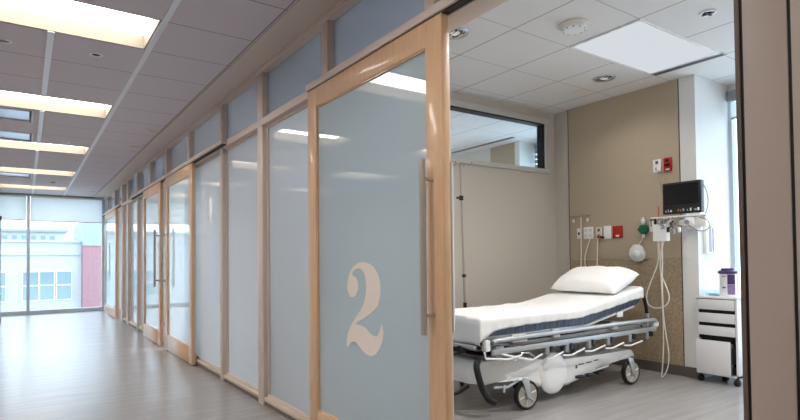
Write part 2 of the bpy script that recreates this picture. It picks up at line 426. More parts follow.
for a, c in (((2.0, 4.425, 2.83), (5.245, 4.53, 2.846)), ((5.232, 4.425, 2.29), (5.246, 4.53, 2.83))): mb.box(a, c)
mb.obj('seal', 'gasket', w)
box('pane', (2.0, 4.485, 2.27), (5.24, 4.495, 2.85), 'pane_window', w)

# head wall of the open bay
hw = thing('wall_head', (XW, 3.6, 0), 'wall at bed head with tan panel above a speckled lower panel', 'wall', kind='structure')
box('plaster', (XW+.012, 2.72, 0), (XW+.14, 4.44, ZB), 'wall_paint', hw)
box('tan_panel', (XW-.004, 2.868, 1.178), (XW+.012, 4.215, ZB), 'tan_panel', hw)
box('wainscot', (XW-.004, 2.868, .1), (XW+.012, 4.215, 1.172), 'wainscot', hw)
box('panel_edge', (XW-.002, 4.215, .1), (XW+.012, 4.227, ZB), 'baseboard_grey', hw)
box('panel_edge', (XW-.003, 2.860, .1), (XW+.012, 2.868, ZB), 'gasket', hw)
struct('pillar', (XW, 2.702, 0), (6.12, 2.860, ZB), 'wall_white', 'white pillar edge between the tan wall and bay window', 'pillar')
struct('baseboard_head', (XW-.018, 2.695, 0), (XW-.004, 4.44, .1), 'baseboard_grey', 'dark grey baseboard under the tan wall', 'baseboard')
struct('baseboard_left', (1.72, 4.428, 0), (XW-.02, 4.44, .1), 'baseboard_grey', 'dark grey baseboard under the beige side wall', 'baseboard')
# exterior window of the bay
bw = thing('window_7', (6.15, 1.7, 0), 'bay window with daylight beside the white pillar', 'window', kind='structure')
mb = MB(); mb.box((6.12, .68, 0), (6.24, 2.71, .12)); mb.box((6.12, .68, 2.86), (6.24, 2.71, ZB)); mb.obj('surround', 'wall_white', bw)
for a in (.68, 1.66, 2.67): box('mullion', (6.13, a, .12), (6.2, a+.05, 2.86), 'window_metal', bw)
for a, c in ((.73, 1.66), (1.71, 2.67)): box('pane', (6.16, a, .12), (6.17, c, 2.86), 'pane_window', bw)
r = thing('roller_blind', (6.1, 1.7, 2.6), 'grey rolled shade cassette at top of the bay window', 'roller shade')
box('cassette', (6.075, .72, 2.82), (6.118, 2.69, 2.93), 'grey_paint', r, bv=.006)
box('shade_cloth', (6.09, .74, 2.64), (6.094, 2.66, 2.80), 'shade_cloth', r)
MB().cyl((6.092, .74, 2.64), (6.092, 2.66, 2.64), .012, n=10).obj('hem_bar', 'grey_paint', r)

# second bay: what the high window shows
hw2 = thing('wall_second_head', (6.25, 7, 0), 'narrow tan panel and white wall in the next bay', 'wall', kind='structure')
box('plaster', (6.26, 5.84, 0), (6.4, 8.05, ZB), 'wall_white', hw2)
box('tan_panel', (6.245, 5.85, 0), (6.26, 6.385, ZB-.002), 'tan_panel', hw2)
struct('pillar', (6.24, 5.75, 0), (6.62, 5.85, ZB), 'wall_white', 'white pillar beside tan panel in the next bay', 'pillar')
bw2 = thing('window_8', (6.65, 5, 0), 'bay window in the next bay with grey shade', 'window', kind='structure')
mb = MB(); mb.box((6.62, 4.54, 0), (6.74, 5.76, .12)); mb.box((6.62, 4.54, 2.86), (6.74, 5.76, ZB)); mb.obj('surround', 'wall_white', bw2)
box('pane', (6.66, 4.54, .12), (6.67, 5.76, 2.86), 'pane_window', bw2)
r = thing('roller_blind', (6.6, 5.2, 2.6), 'grey slatted shade seen through the high internal window', 'roller shade')
for k in range(5): box('slat', (6.55, 4.6, 2.60+k*.075), (6.60, 5.72, 2.655+k*.075), 'grey_paint', r)
# last two bays: outer walls with windows
for n, y0, y1, lab in ((9, 8.15, 11.6, 'daylit outer window of the third bay'), (10, 11.7, 15.35, 'daylit outer window of the last bay')):
    r = thing('window_%d' % n, (6.2, (y0+y1)/2, 0), lab, 'window', kind='structure')
    mb = MB(); mb.box((6.12, y0, 0), (6.24, y1, .12)); mb.box((6.12, y0, 2.86), (6.24, y1, ZB)); mb.box((6.12, y0, .12), (6.24, y0+1.2, 2.86)); mb.obj('surround', 'wall_white', r)
    box('pane', (6.16, y0+1.2, .12), (6.17, y1, 2.86), 'pane_window', r)
    box('mullion', (6.13, (y0+y1)/2+.5, .12), (6.2, (y0+y1)/2+.55, 2.86), 'window_metal', r)

# ------------------------------------------------------------------ ceiling fixtures
desc = {-.99: 'behind the viewer', 1.45: 'straight overhead', 3.885: 'nearest in the picture', 6.29: 'second along the corridor', 8.78: 'third along the corridor',
        11.27: 'fourth along the corridor', 13.7: 'last before the end window'}
for x0, x1, y0, y1 in lights:
    lab = 'wide recessed corridor ceiling light, '+desc[y0] if x0 > -1 else 'recessed ceiling light of the left row, '+desc[y0].replace(' in the picture', ' to the viewer')
    r = thing('ceiling_light', ((x0+x1)/2, (y0+y1)/2, ZC), lab, 'ceiling light', 'recessed corridor lights')
    mb = MB()
    mb.box((x0, y0, ZC), (x0+.008, y1, ZC+.12)); mb.box((x1-.008, y0, ZC), (x1, y1, ZC+.12))
    mb.box((x0, y0, ZC), (x1, y0+.008, ZC+.12)); mb.box((x0, y1-.008, ZC), (x1, y1, ZC+.12))
    mb.obj('housing', 'fixture_white', r)
    box('diffuser', (x0, y0, ZC+.105), (x1, y1, ZC+.12), 'corridor_lens', r)
for (x0, x1, y0, y1), lab in zip(vents, ('nearest of the three open ceiling vents', 'middle one of the three open ceiling vents', 'farthest of the three open ceiling vents')):
    r = thing('ceiling_vent', ((x0+x1)/2, (y0+y1)/2, ZC), 'dark recessed vent with pale sides, '+lab, 'vent', 'corridor ceiling vents')
    mb = MB()
    mb.box((x0, y0, ZC), (x0+.01, y1, ZC+.12)); mb.box((x1-.01, y0, ZC), (x1, y1, ZC+.12)); mb.box((x0, y0, ZC), (x1, y0+.01, ZC+.12)); mb.box((x0, y1-.01, ZC), (x1, y1, ZC+.12))
    mb.obj('housing', 'vent_pale', r)
    box('louvre', (x0+.02, y0+.11, ZC+.012), (x1-.03, y1-.03, ZC+.022), 'vent_metal', r)
    box('backing', (x0, y0, ZC+.118), (x1, y1, ZC+.125), 'dark_void', r)
    mb = MB(); mb.box((x0-.006, y0-.006, ZC-.006), (x0+.004, y1+.006, ZC)); mb.box((x1-.004, y0-.006, ZC-.006), (x1+.006, y1+.006, ZC)); mb.box((x0, y0-.006, ZC-.006), (x1, y0+.004, ZC)); mb.box((x0, y1-.004, ZC-.006), (x1, y1+.006, ZC))
    mb.obj('rim', 'trim_light', r)
def ring_thing(name, x, y, z, r, label, cat, mrim='white_plastic', mmid='dark_void', group=None, drop=.012):
    t = thing(name, (x, y, z), label, cat, group)
    MB().lathe([(r*.62, -.001), (r*.66, -drop), (r*.95, -drop), (r, -.001), (r*.62, -.001)], (x, y, z)).obj('rim', mrim, t)
    MB().lathe([(0, -.004), (r*.64, -.004), (r*.64, 0)], (x, y, z)).obj('core', mmid, t)
    return t
ring_thing('ceiling_sprinkler', .451, 4.794, ZC, .05, 'white ringed sprinkler in corridor ceiling past the nearest light', 'sprinkler')
ring_thing('ceiling_sprinkler', -.131, 4.853, ZC, .05, 'pale ringed sprinkler in corridor ceiling by left frame edge', 'sprinkler', mmid='grey_paint')
for k, (x, y, lab) in enumerate([(.405, 8.484, 'tiny white ceiling sensor, left one of the pair past the second light'), (.475, 8.52, 'tiny white ceiling sensor, right one of the pair past the second light')]):
    MB().lathe([(.022, 0), (.022, -.012), (.012, -.02), (0, -.02)], (x, y, ZC)).obj('ceiling_sensor', 'white_plastic', label=lab, cat='sensor', group='paired ceiling sensors')
MB().lathe([(.05, 0), (.05, -.015), (.02, -.03), (0, -.03)], (.461, 12.9, ZC)).obj('ceiling_sensor', 'grey_paint', label='grey ceiling sensor near the far end of corridor', cat='sensor')
for y, lab in ((7.2, 'round recessed downlight over the nearer middle door'), (8.4, 'round recessed downlight over the farther middle door'), (14.2, 'round recessed downlight near the end window')):
    ring_thing('downlight', 1.285, y, ZC, .075, lab, 'downlight', mrim='off_white', mmid='off_white', group='corridor downlights')

# bay ceiling
for x, y, lab in ((4.781, 3.263, 'round chrome downlight above the pillow end of the bed'), (2.815, 3.258, 'round chrome downlight beside the top of numbered door'),
                  (4.781, 1.5, 'added unseen chrome downlight brightening near half of the bay, window side'), (2.815, 1.5, 'added unseen chrome downlight brightening near half of the bay, corridor side')):  # these two cans are added out of view to brighten the bay
    t = thing('downlight', (x, y, ZB), lab, 'downlight', 'bay downlights')
    MB().lathe([(.092, -.006), (.106, -.010), (.114, -.001)], (x, y, ZB), n=32).obj('rim', 'aluminium', t)
    MB().lathe([(.090, -.006), (.075, -.0035), (.045, -.0025)], (x, y, ZB), n=32).obj('reflector', 'chrome', t)
    MB().lathe([(0, -.012), (.03, -.010), (.045, -.003)], (x, y, ZB), n=24).obj('lamp', 'can_lamp', t)
    L = bpy.data.lights.new('downlight_lamp', 'SPOT'); L.energy = 62; L.color = (1, .95, .88); L.spot_size = math.radians(150); L.spot_blend = .8; L.shadow_soft_size = .07
    o = bpy.data.objects.new('downlight_lamp', L); C.objects.link(o); o.parent = t; o.location = (0, 0, -.03)
    L.energy = {(4.781, 3.263): 16, (2.815, 3.258): 66, (4.781, 1.5): 82, (2.815, 1.5): 112}[(x, y)]
    for k in range(-2, 3): MB().box((x-.003+k*.026, y-.06, ZB-.0115), (x+.003+k*.026, y+.06, ZB-.004)).obj('baffle', 'baseboard_grey' if k % 2 else 'chrome', t)
for (x, y), lab in zip(((4.0, 6.2), (3.0, 7.2), (4.0, 9.9), (4.0, 13.5)), ('lit downlight seen through the high internal window', 'downlight deep in the second bay', 'downlight in the third bay', 'downlight in the last bay')):
    t = thing('downlight', (x, y, ZB), lab, 'downlight', 'other bay downlights')
    MB().lathe([(.05, -.004), (.11, -.010), (.125, -.001)], (x, y, ZB), n=24).obj('rim', 'white_plastic', t)
    MB().lathe([(0, -.010), (.05, -.003)], (x, y, ZB), n=20).obj('lamp', 'can_lamp', t)
    L = bpy.data.lights.new('downlight_lamp', 'SPOT'); L.energy = 280; L.color = (1, .96, .92); L.spot_size = math.radians(150); L.spot_blend = .8; L.shadow_soft_size = .07
    o = bpy.data.objects.new('downlight_lamp', L); C.objects.link(o); o.parent = t; o.location = (0, 0, -.03)
t = thing('ceiling_light', (4.45, 2.6, ZB), 'flat rectangular light panel in white ceiling beyond the smoke detector', 'ceiling light')
box('diffuser', (3.84, 2.305, ZB-.004), (5.035, 2.915, ZB-.0005), 'troffer_lens', t)
mb = MB(); mb.box((3.82, 2.285, ZB-.007), (3.84, 2.935, ZB)); mb.box((5.035, 2.285, ZB-.007), (5.05, 2.935, ZB)); mb.box((3.84, 2.285, ZB-.007), (5.035, 2.305, ZB)); mb.box((3.84, 2.915, ZB-.007), (5.035, 2.935, ZB)); mb.obj('frame', 'white_plastic', t)
t = thing('air_slot', (5.10, 2.6, ZB), 'narrow slot air diffuser at the end of the light panel', 'vent')
box('frame', (5.062, 2.26, ZB-.008), (5.142, 2.93, ZB), 'aluminium', t)
for k in range(2): box('slot', (5.074+k*.03, 2.27, ZB-.010), (5.098+k*.03, 2.92, ZB-.008), 'baseboard_grey', t)
t = thing('air_slot', (5.97, 6.3, ZB), 'long grey slot air diffuser seen through the high window', 'vent')
box('frame', (5.93, 5.6, ZB-.008), (6.0, 7.0, ZB), 'grey_paint', t)
box('slot', (5.945, 5.62, ZB-.010), (5.985, 6.98, ZB-.008), 'baseboard_grey', t)
t = thing('smoke_detector', (3.477, 2.625, ZB), 'round white smoke detector on the bay ceiling', 'smoke detector')
MB().lathe([(.115, 0), (.118, -.016), (.105, -.024), (.0, -.024)], (3.477, 2.625, ZB), n=32).obj('base', 'off_white', t)
MB().lathe([(.092, -.024), (.088, -.046), (.06, -.056), (0, -.058)], (3.477, 2.625, ZB), n=32).obj('sensor_head', 'white_plastic', t)
for k in range(10):
    a = k*2*PI/10; MB().box((3.477+.078*math.cos(a)-.012, 2.625+.078*math.sin(a)-.004, ZB-.050), (3.477+.078*math.cos(a)+.012, 2.625+.078*math.sin(a)+.004, ZB-.045)).obj('slot', 'baseboard_grey', t)
t = ring_thing('ceiling_sprinkler', 4.139, 1.946, ZB, .058, 'small ceiling sprinkler with dark cross near the door post', 'sprinkler')
mb = MB(); mb.box((4.139-.045, 1.946-.007, ZB-.016), (4.139+.045, 1.946+.007, ZB-.008)); mb.box((4.139-.007, 1.946-.045, ZB-.016), (4.139+.007, 1.946+.045, ZB-.008)); mb.obj('cross', 'black_plastic', t)
MB().lathe([(.09, 0), (.09, -.006), (.05, -.012), (0, -.012)], (4.965, 3.687, ZB)).obj('ceiling_speaker', 'off_white', label='cream round speaker disc on ceiling near the tan wall', cat='speaker')

# privacy panel at the left picture edge
t = thing('privacy_panel', (-.46, 13.8, 0), 'pale bluish glass panel with dark pivots at left picture edge', 'glass panel')
box('pane', (-.62, 13.80, .04), (-.40, 13.815, 2.15), 'pane_film', t)
for z in (.045, 2.13): MB().cyl((-.42, 13.785, z-.045), (-.42, 13.785, z+.045), .028, n=14).obj('pivot', 'baseboard_grey', t)

# ------------------------------------------------------------------ stretcher bed
YB0, YB1 = 3.0, 3.74
bed = thing('hospital_stretcher', (3.85, 3.37, 0), 'wheeled hospital stretcher bed with white base and lowered side rail', 'hospital bed')
# base hood
hood = [(2.83, .23), (2.80, .33), (2.86, .40), (3.05, .415), (3.32, .40), (3.48, .365), (3.75, .335), (4.2, .318), (4.75, .312), (4.86, .295), (4.915, .25), (4.91, .215), (4.84, .222), (4.74, .262), (4.62, .262), (4.52, .225),
        (4.40, .19), (4.0, .165), (3.86, .10), (3.80, .10), (3.76, .145), (3.60, .12), (3.47, .135), (3.41, .19), (3.36, .245), (3.18, .258), (3.04, .235), (2.95, .215)]
MB().prism(hood, 'y', 3.025, 3.715, .028, 3).taper(3.37, ((2.78, .5), (2.86, .72), (3.06, .96), (3.2, 1), (4.75, 1), (4.92, .86))).obj('base_cover', 'hood_plastic', bed, smooth=50)
for y, s in ((3.02, -1), (3.72, 1)):
    w = MB().lathe([(0, .0), (.10, .002), (.150, -.004), (.170, -.016), (.173, -.03)], (3.652, y+s*.012, .232), (0, s, 0), n=40).obj('wheel_cover', 'white_plastic', bed)
MB().lathe([(.05, -.03), (.118, -.03), (.124, -.02), (.124, .02), (.118, .03), (.05, .03), (.05, -.03)], (3.66, 3.37, .124), (0, 1, 0), n=32).obj('steering_wheel', 'black_rubber', bed)
def caster(x, y, s, yaw=0):
    r = .117
    cw = MB().lathe([(r-.022, -.02), (r-.012, -.024), (r-.002, -.014), (r, 0), (r-.002, .014), (r-.012, .024), (r-.022, .02)], (x, y, r), (0, 1, 0), n=40).rot((x, y, 0), 'Z', yaw).obj('caster_wheel', 'black_rubber', bed)
    MB().lathe([(0, -.026), (.03, -.026), (.036, -.019), (r-.03, -.017), (r-.020, -.020), (r-.020, .020), (r-.03, .017), (.036, .019), (.03, .026), (0, .026)], (x, y, r), (0, 1, 0), n=36).rot((x, y, 0), 'Z', yaw).obj('hub', 'wheel_hub', cw)
    for k in range(6):
        a = k*PI/3+.3; MB().tube([(x+.036*math.cos(a), y-.021, r+.036*math.sin(a)), (x+.085*math.cos(a), y-.020, r+.085*math.sin(a))], .006, 6).rot((x, y, 0), 'Z', yaw).obj('spoke', 'off_white', cw)
    MB().prism([(x-.018, r-.02), (x+.02, r-.02), (x+.005, .245), (x-.06, .265), (x-.075, .24), (x-.045, .2)], 'y', y-.036, y-.028, .003).rot((x, y, 0), 'Z', yaw).obj('fork', 'aluminium', cw)
    return cw
caster(3.272, 2.985, -1, -6); caster(4.70, 2.985, -1, -4); caster(2.99, 3.72, 1, 30); caster(4.70, 3.74, 1, 5)
for x, m in ((3.35, 'aluminium'), (4.3, 'aluminium')):
    c = MB().cyl((x, 3.37, .30), (x, 3.37, .56), .07, n=24).obj('lift_column', m, bed)
    MB().cyl((x, 3.37, .30), (x, 3.37, .42), .085, n=24).obj('column_sleeve', 'grey_paint', c)
# litter frame
mb = MB(); mb.box((2.84, 3.02, .56), (4.1, 3.05, .605), .004); mb.box((2.84, 3.69, .56), (4.1, 3.72, .605), .004)
for x in (2.86, 3.3, 3.7, 4.06): mb.box((x, 3.05, .565), (x+.05, 3.69, .595))
mb.obj('litter_frame', 'aluminium', bed)
mb = MB()
for y in (3.03, 3.71): mb.tube([(4.06, y, .585), (4.25, y, .62), (4.84, y, .722)], .013, 8)
for x, z in ((4.3, .628), (4.6, .68), (4.82, .718)): mb.tube([(x, 3.03, z), (x, 3.71, z)], .010, 8)
mb.obj('backrest_frame', 'white_plastic', bed)
mb = MB(); mb.box((2.80, 3.04, .50), (5.0, 3.07, .535), .004); mb.box((2.80, 3.66, .50), (5.0, 3.69, .535), .004); mb.box((2.80, 3.04, .50), (2.84, 3.69, .535)); mb.box((4.97, 3.04, .50), (5.0, 3.69, .535))
mb.obj('lower_frame', 'grey_paint', bed)
mb = MB()
mb.box((2.85, 3.05, .44), (4.75, 3.66, .456)); mb.obj('equipment_tray', 'baseboard_grey', bed)
for x0, x1 in ((3.13, 3.30), (3.62, 3.70), (4.44, 4.52)):
    box('bracket', (x0, 2.985, .535), (x1, 3.02, .60), 'white_plastic', bed, bv=.006)
box('bracket', (4.55, 3.01, .635), (4.64, 3.03, .69), 'white_plastic', bed, bv=.004)
# lowered near side rail
for (y, nm) in ((2.965, 'near'), (3.775, 'far')):
    s = -1 if y < 3.3 else 1
    rail = thing('side_rail', (0, 0, 0), None, None); rail.parent = bed
    rail.location = Vector((3.85, y, .5))-Vector((3.85, 3.37, 0))
    MB().tube([(2.90, y, .565), (2.93, y, .578), (5.06, y, .585), (5.11, y, .565), (5.12, y, .52)], .019, 12, 1).obj('top_tube', 'rail_grey', rail)
    MB().box((2.89, y-.012, .468), (5.11, y+.012, .513), .008).obj('lower_bar', 'rail_grey', rail)
    for x in (3.50, 3.75, 4.047, 4.322, 4.66, 4.946):
        MB().box((x-.022, y-.012+s*.004, .405), (x+.022, y+.016, .47), .006).obj('rail_post', 'grey_paint', rail)
        MB().lathe([(.024, -.02), (.028, 0), (.024, .02), (0, .022)], (x+.045, y+s*.01, .452), (0, s, 0), n=14).obj('knob', 'black_plastic', rail)
    Z = [((2.799, .505), (2.81, .455), (3.038, .427), (3.192, .44)), ((2.974, .472), (3.306, .388), (3.43, .423)), ((3.484, .375), (3.56, .378), (3.69, .415)), ((3.69, .386), (3.80, .376), (3.976, .415)), ((3.98, .388), (4.087, .38), (4.268, .412)),
         ((4.267, .384), (4.364, .374), (4.55, .408)), ((4.557, .382), (4.66, .372), (4.852, .396))]
    for pl in Z: MB().tube([(x, y+s*.012, z) for x, z in pl], .0085, 6).obj('rail_link', 'white_plastic', rail)
    if s < 0: MB().tube([(3.12, y-.01, .40), (3.2, y-.01, .455), (3.28, y-.012, .45), (3.36, y-.01, .40)], .006, 6).obj('release_lever', 'aluminium', rail)
# clamps and knobs at the foot corner
for a, c, m in (((2.93, 2.965, .43), (3.02, 3.03, .53), 'grey_paint'), ((3.04, 2.97, .45), (3.09, 3.02, .52), 'black_plastic'), ((2.83, 2.97, .50), (2.88, 3.02, .585), 'white_plastic')):
    box('corner_clamp', a, c, m, bed, bv=.008)
box('release_tag', (3.19, 2.955, .475), (3.25, 2.975, .515), 'red_plastic', bed, bv=.003, label='small red release tag')
MB().cyl((2.74, 3.18, .50), (2.80, 3.18, .50), .03, n=18).obj('bumper', 'black_rubber', bed)
MB().cyl((2.74, 3.62, .50), (2.80, 3.62, .50), .03, n=18).obj('bumper', 'black_rubber', bed)
box('foot_bar', (2.76, 3.03, .515), (2.80, 3.71, .545), 'aluminium', bed, bv=.006)
# brake pedals
MB().tube([(2.80, 3.03, .425), (2.755, 3.0, .405), (2.765, 2.985, .32), (2.80, 2.98, .22), (2.855, 2.98, .145), (2.92, 2.98, .115)], .025, 10, 2).obj('foot_pedal', 'black_rubber', bed)
MB().tube([(2.86, 3.2, .2), (2.74, 3.22, .15), (2.68, 3.3, .14), (2.68, 3.45, .14), (2.74, 3.52, .15), (2.86, 3.54, .2)], .013, 8, 2).obj('brake_bar', 'black_rubber', bed)
mb = MB(); mb.tube([(2.95, 3.02, .21), (3.08, 3.0, .20), (3.2, 3.0, .235)], .012, 8); mb.tube([(3.05, 3.0, .22), (3.02, 2.98, .17)], .010, 8); mb.obj('brake_linkage', 'aluminium', bed)
mb = MB()
for x in (3.93, 4.06, 4.22): mb.box((x, 2.98, .15), (x+.10, 3.06, .172), .008)
mb.tube([(3.88, 3.06, .165), (4.45, 3.06, .20)], .012, 8); mb.obj('pump_pedal', 'black_rubber', bed)
mb = MB(); mb.tube([(4.2, 3.03, .18), (4.36, 2.99, .215)], .011, 8); mb.obj('pedal_arm', 'aluminium', bed)
mb = MB(); mb.box((3.98, 3.019, .26), (4.05, 3.0235, .268)); mb.box((4.09, 3.019, .264), (4.16, 3.0235, .272)); mb.box((4.20, 3.019, .27), (4.26, 3.0235, .278)); mb.box((3.94, 3.019, .235), (3.96, 3.0235, .262)); mb.obj('cover_mark', 'baseboard_grey', bed)
# push handles at the head
for y in (3.03, 3.71):
    MB().tube([(4.90, y+.0, .86), (4.96, y, .86), (5.02, y, .80), (5.06, y, .70), (5.07, y, .62)], .017, 10, 2).obj('push_handle', 'black_rubber', bed)
    MB().cyl((5.07, y, .50), (5.07, y, .64), .020, n=14).obj('handle_socket', 'aluminium', bed)
MB().lathe([(.03, -.04), (.045, -.02), (.045, .01), (.02, .035), (0, .036)], (5.12, 2.99, .54), (0, 0, 1), n=18).obj('corner_bumper', 'white_plastic', bed)
box('head_bar', (5.0, 3.03, .50), (5.08, 3.71, .53), 'aluminium', bed, bv=.006)

# mattress (its own thing: it lifts off the frame)
def top(x): return .735 if x < 4.0 else .735+(x-4.0)*.158 if x > 4.1 else .735+(x-4.0)**2*1.58
def bot(x): return .612 if x < 4.02 else .612+(x-4.02)*.158
mt = MB()
prof = [(2.82, .635)]
xs_ = [2.84+k*.05 for k in range(42)]
prof = [(x, bot(x)) for x in xs_]+[(4.925, .775), (4.915, .865)]+[(x, top(x)) for x in reversed(xs_)]+[(2.822, .70), (2.822, .635)]
mt.prism(prof, 'y', 3.0, 3.74, .022, 3)
mt.obj('mattress', 'navy_vinyl', label='navy blue vinyl mattress under the white sheet on stretcher', cat='mattress')
# sheet
def interp(x, t):
    for (a, b_), (c, d_) in zip(t, t[1:]):
        if x <= c: return b_+(d_-b_)*max(0, (x-a))/(c-a)
    return t[-1][1]
hem = [(2.79, .585), (2.86, .61), (2.955, .652), (3.264, .668), (3.703, .674), (3.93, .672), (4.27, .712), (4.79, .793), (4.96, .80)]
bmm = bmesh.new()
XS = [2.795+k*(4.945-2.795)/86 for k in range(87)]
rows = []
ny = 26
for x in XS:
    z = top(x)+.017; row = []
    h = interp(x, hem); w = .004*math.sin(x*31)+.003*math.sin(x*67+1)
    for k in range(5):
        f = k/5; row.append((x, 2.984+w*(1-f)*1.3, h+(z-.018-h)*f))
    row.append((x, 2.986, z-.014)); row.append((x, 2.995, z-.003))
    for k in range(ny+1):
        y = 3.01+k*(3.73-3.01)/ny
        n_ = noise.noise(Vector((x*3.1, y*4.2, .3)))*.010+noise.noise(Vector((x*8, y*10+x*5, 2.)))*.006
        ridge = .018*math.exp(-((y-3.60-.12*(x-3.9))/.035)**2)*math.exp(-((x-3.75)/.28)**2)
        n_ *= 1 if x > 2.9 else .3
        row.append((x, y, z+n_+ridge+.004))
    row.append((x, 3.746, z-.003)); row.append((x, 3.754, z-.014))
    for k in range(1, 4): row.append((x, 3.756+w, z-.014-k*.025))
    rows.append([bmm.verts.new(p) for p in row])
for a, c in zip(rows, rows[1:]):
    for k in range(len(a)-1): bmm.faces.new((a[k], a[k+1], c[k+1], c[k]))
# foot drop
first = rows[0][5:-3]; prev = first; nearcol = [first[0]]
for k, dz in enumerate((.012, .05, .09, .13, .165, .195)):
    cur = []
    for i, v in enumerate(first):
        p = v.co.copy(); p.x -= .008+.006*math.sin(p.y*17+k*.4)*(k/5); p.z = min(p.z, .745)-dz; cur.append(bmm.verts.new(p))
    for i in range(len(cur)-1): bmm.faces.new((prev[i], prev[i+1], cur[i+1], cur[i]))
    prev = cur; nearcol.append(cur[0])
side = [rows[0][5-k] for k in range(6)]
for k in range(5):
    f_ = [side[k], side[k+1], nearcol[k+1], nearcol[k]]
    bmm.faces.new(f_ if k else [side[0], side[1], nearcol[1]])
sm = MB(); sm.b.free(); sm.b = bmm
sh = sm.obj('bed_sheet', 'linen', smooth=70, label='white sheet draped over the stretcher mattress and its foot', cat='sheet')
md = sh.modifiers.new('thick', 'SOLIDIFY'); md.thickness = .003; md.offset = -1
# pillow
pm = MB(); N1, N2 = 40, 26
g = []
for i in range(N1+1):
    r_ = []
    for k in range(N2+1):
        u = -1+2*i/N1; v = -1+2*k/N2
        e = max(0, (1-abs(u)**4.5))**.5*max(0, (1-abs(v)**3.2))**.55
        pin = 1-.07*(1-abs(v)**2)*abs(u)**4
        r_.append((u*.355*(1-.06*(1-u*u)*v*v*0), v*.245*(1-.05*u*u*(1-v*v)), e))
    g.append(r_)
for sgn in (1, -1):
    vv = []
    for i in range(N1+1):
        row = []
        for k in range(N2+1):
            y, x, e = g[i][k]; sag = -.035*max(0, -y/.355)**2
            wr = noise.noise(Vector((y*6, x*7, sgn*3.))) * .018*e+noise.noise(Vector((y*14, x*16, sgn)))*.006*e
            row.append(pm.b.verts.new((x, y, sag+sgn*(.105 if sgn > 0 else .07)*e+wr)))
        vv.append(row)
    for i in range(N1):
        for k in range(N2): pm.b.faces.new((vv[i][k], vv[i+1][k], vv[i+1][k+1], vv[i][k+1]))
bmesh.ops.remove_doubles(pm.b, verts=pm.b.verts[:], dist=.0004)
T = Matrix.Translation((4.70, 3.37, .972)) @ Matrix.Rotation(math.radians(-20), 4, 'Y') @ Matrix.Rotation(math.radians(3), 4, 'Z')
bmesh.ops.transform(pm.b, matrix=T, verts=pm.b.verts[:])
pm.obj('pillow', 'pillow_linen', smooth=80, label='plump white pillow at the raised head of the stretcher', cat='pillow')

# ------------------------------------------------------------------ drip stand behind the bed
iv = thing('drip_stand', (3.606, 4.05, 0), 'slim metal drip stand with dark clamps behind the bed', 'drip stand')
px = lambda z: 3.606-z*.0291
MB().cyl((px(.06), 4.05, .06), (px(1.2), 4.05, 1.2), .0125, n=12).obj('lower_tube', 'pole_steel', iv)
MB().cyl((px(1.2), 4.05, 1.2), (px(2.15), 4.05, 2.15), .009, n=12).obj('upper_tube', 'pole_steel', iv)
for z, r_, h_ in ((1.80, .022, .045), (1.03, .02, .03), (.74, .018, .05)): MB().cyl((px(z), 4.05, z-h_/2), (px(z), 4.05, z+h_/2), r_, n=14).obj('clamp', 'black_plastic', iv)
MB().cyl((px(1.80)-.055, 4.05, 1.80), (px(1.80)-.01, 4.05, 1.80), .012, n=10).obj('clamp_knob', 'black_plastic', iv)
for a in range(4):
    d = Vector((math.cos(a*PI/2+.5), math.sin(a*PI/2+.5), 0)); p = Vector((px(2.15), 4.05, 2.15))
    MB().tube([p, p+d*.06+Vector((0, 0, -.015)), p+d*.11+Vector((0, 0, -.03)), p+d*.125+Vector((0, 0, .0))], .0045, 6, 1).obj('hook', 'pole_steel', iv)
for a in range(5):
    d = Vector((math.cos(a*2*PI/5), math.sin(a*2*PI/5), 0)); p = Vector((3.606, 4.05, .07))
    lg = MB().tube([p, p+d*.12+Vector((0, 0, .0)), p+d*.26+Vector((0, 0, -.012))], .012, 8, 1).obj('leg', 'pole_steel', iv)
    MB().lathe([(0, -.012), (.026, -.012), (.028, 0), (.026, .012), (0, .012)], p+d*.26+Vector((0, 0, -.042)), Vector((-d.y, d.x, 0)), n=14).obj('caster', 'black_rubber', lg)

# ------------------------------------------------------------------ wall fittings at the bed head
def plate(y0, y1, z0, z1, name, m, label, cat, group=None, sockets=0, sm='baseboard_grey'):
    x = XW-.004
    t = thing(name, (x, (y0+y1)/2, z0), label, cat, group)
    box('face_plate', (x-.012, y0, z0), (x, y1, z1), m, t, bv=.003)
    for k in range(sockets):
        zz = z0+(k+.5)*(z1-z0)/sockets; yy = (y0+y1)/2
        box('socket', (x-.0135, yy-.014, zz-.016), (x-.012, yy+.014, zz+.016), sm, t)
    return t
g_ = 'outlet plates above the bed head'
plate(4.052, 4.108, 1.42, 1.545, 'wall_outlet', 'white_plastic', 'narrow white outlet plate, closest to the corner above pillow', 'outlet', g_, 1)
t = plate(3.888, 4.016, 1.415, 1.555, 'wall_outlet', 'white_plastic', 'wide double white outlet plate above the pillow', 'outlet', g_)
for yy in (3.92, 3.984):
    for zz in (1.455, 1.515): box('socket', (XW-.0175, yy-.014, zz-.014), (XW-.016, yy+.014, zz+.014), 'off_white', t)
plate(3.77, 3.848, 1.41, 1.545, 'wall_outlet', 'off_white', 'cream outlet plate with a red plug above the pillow', 'outlet', g_, 2)
plate(3.655, 3.745, 1.405, 1.553, 'wall_outlet', 'white_plastic', 'white outlet plate touching the red emergency socket', 'outlet', g_)
t = plate(3.508, 3.632, 1.41, 1.548, 'wall_outlet', 'red_plastic', 'square red emergency outlet plate above the pillow', 'outlet', g_)
box('indicator', (XW-.020, 3.55, 1.425), (XW-.016, 3.59, 1.445), 'white_plastic', t)
t = thing('red_plug', (XW-.03, 3.80, 1.42), 'dark red plug pushed in the cream outlet plate', 'plug')
MB().cyl((XW-.06, 3.79, 1.432), (XW-.017, 3.79, 1.432), .016, n=12).obj('body', 'red_plastic', t)
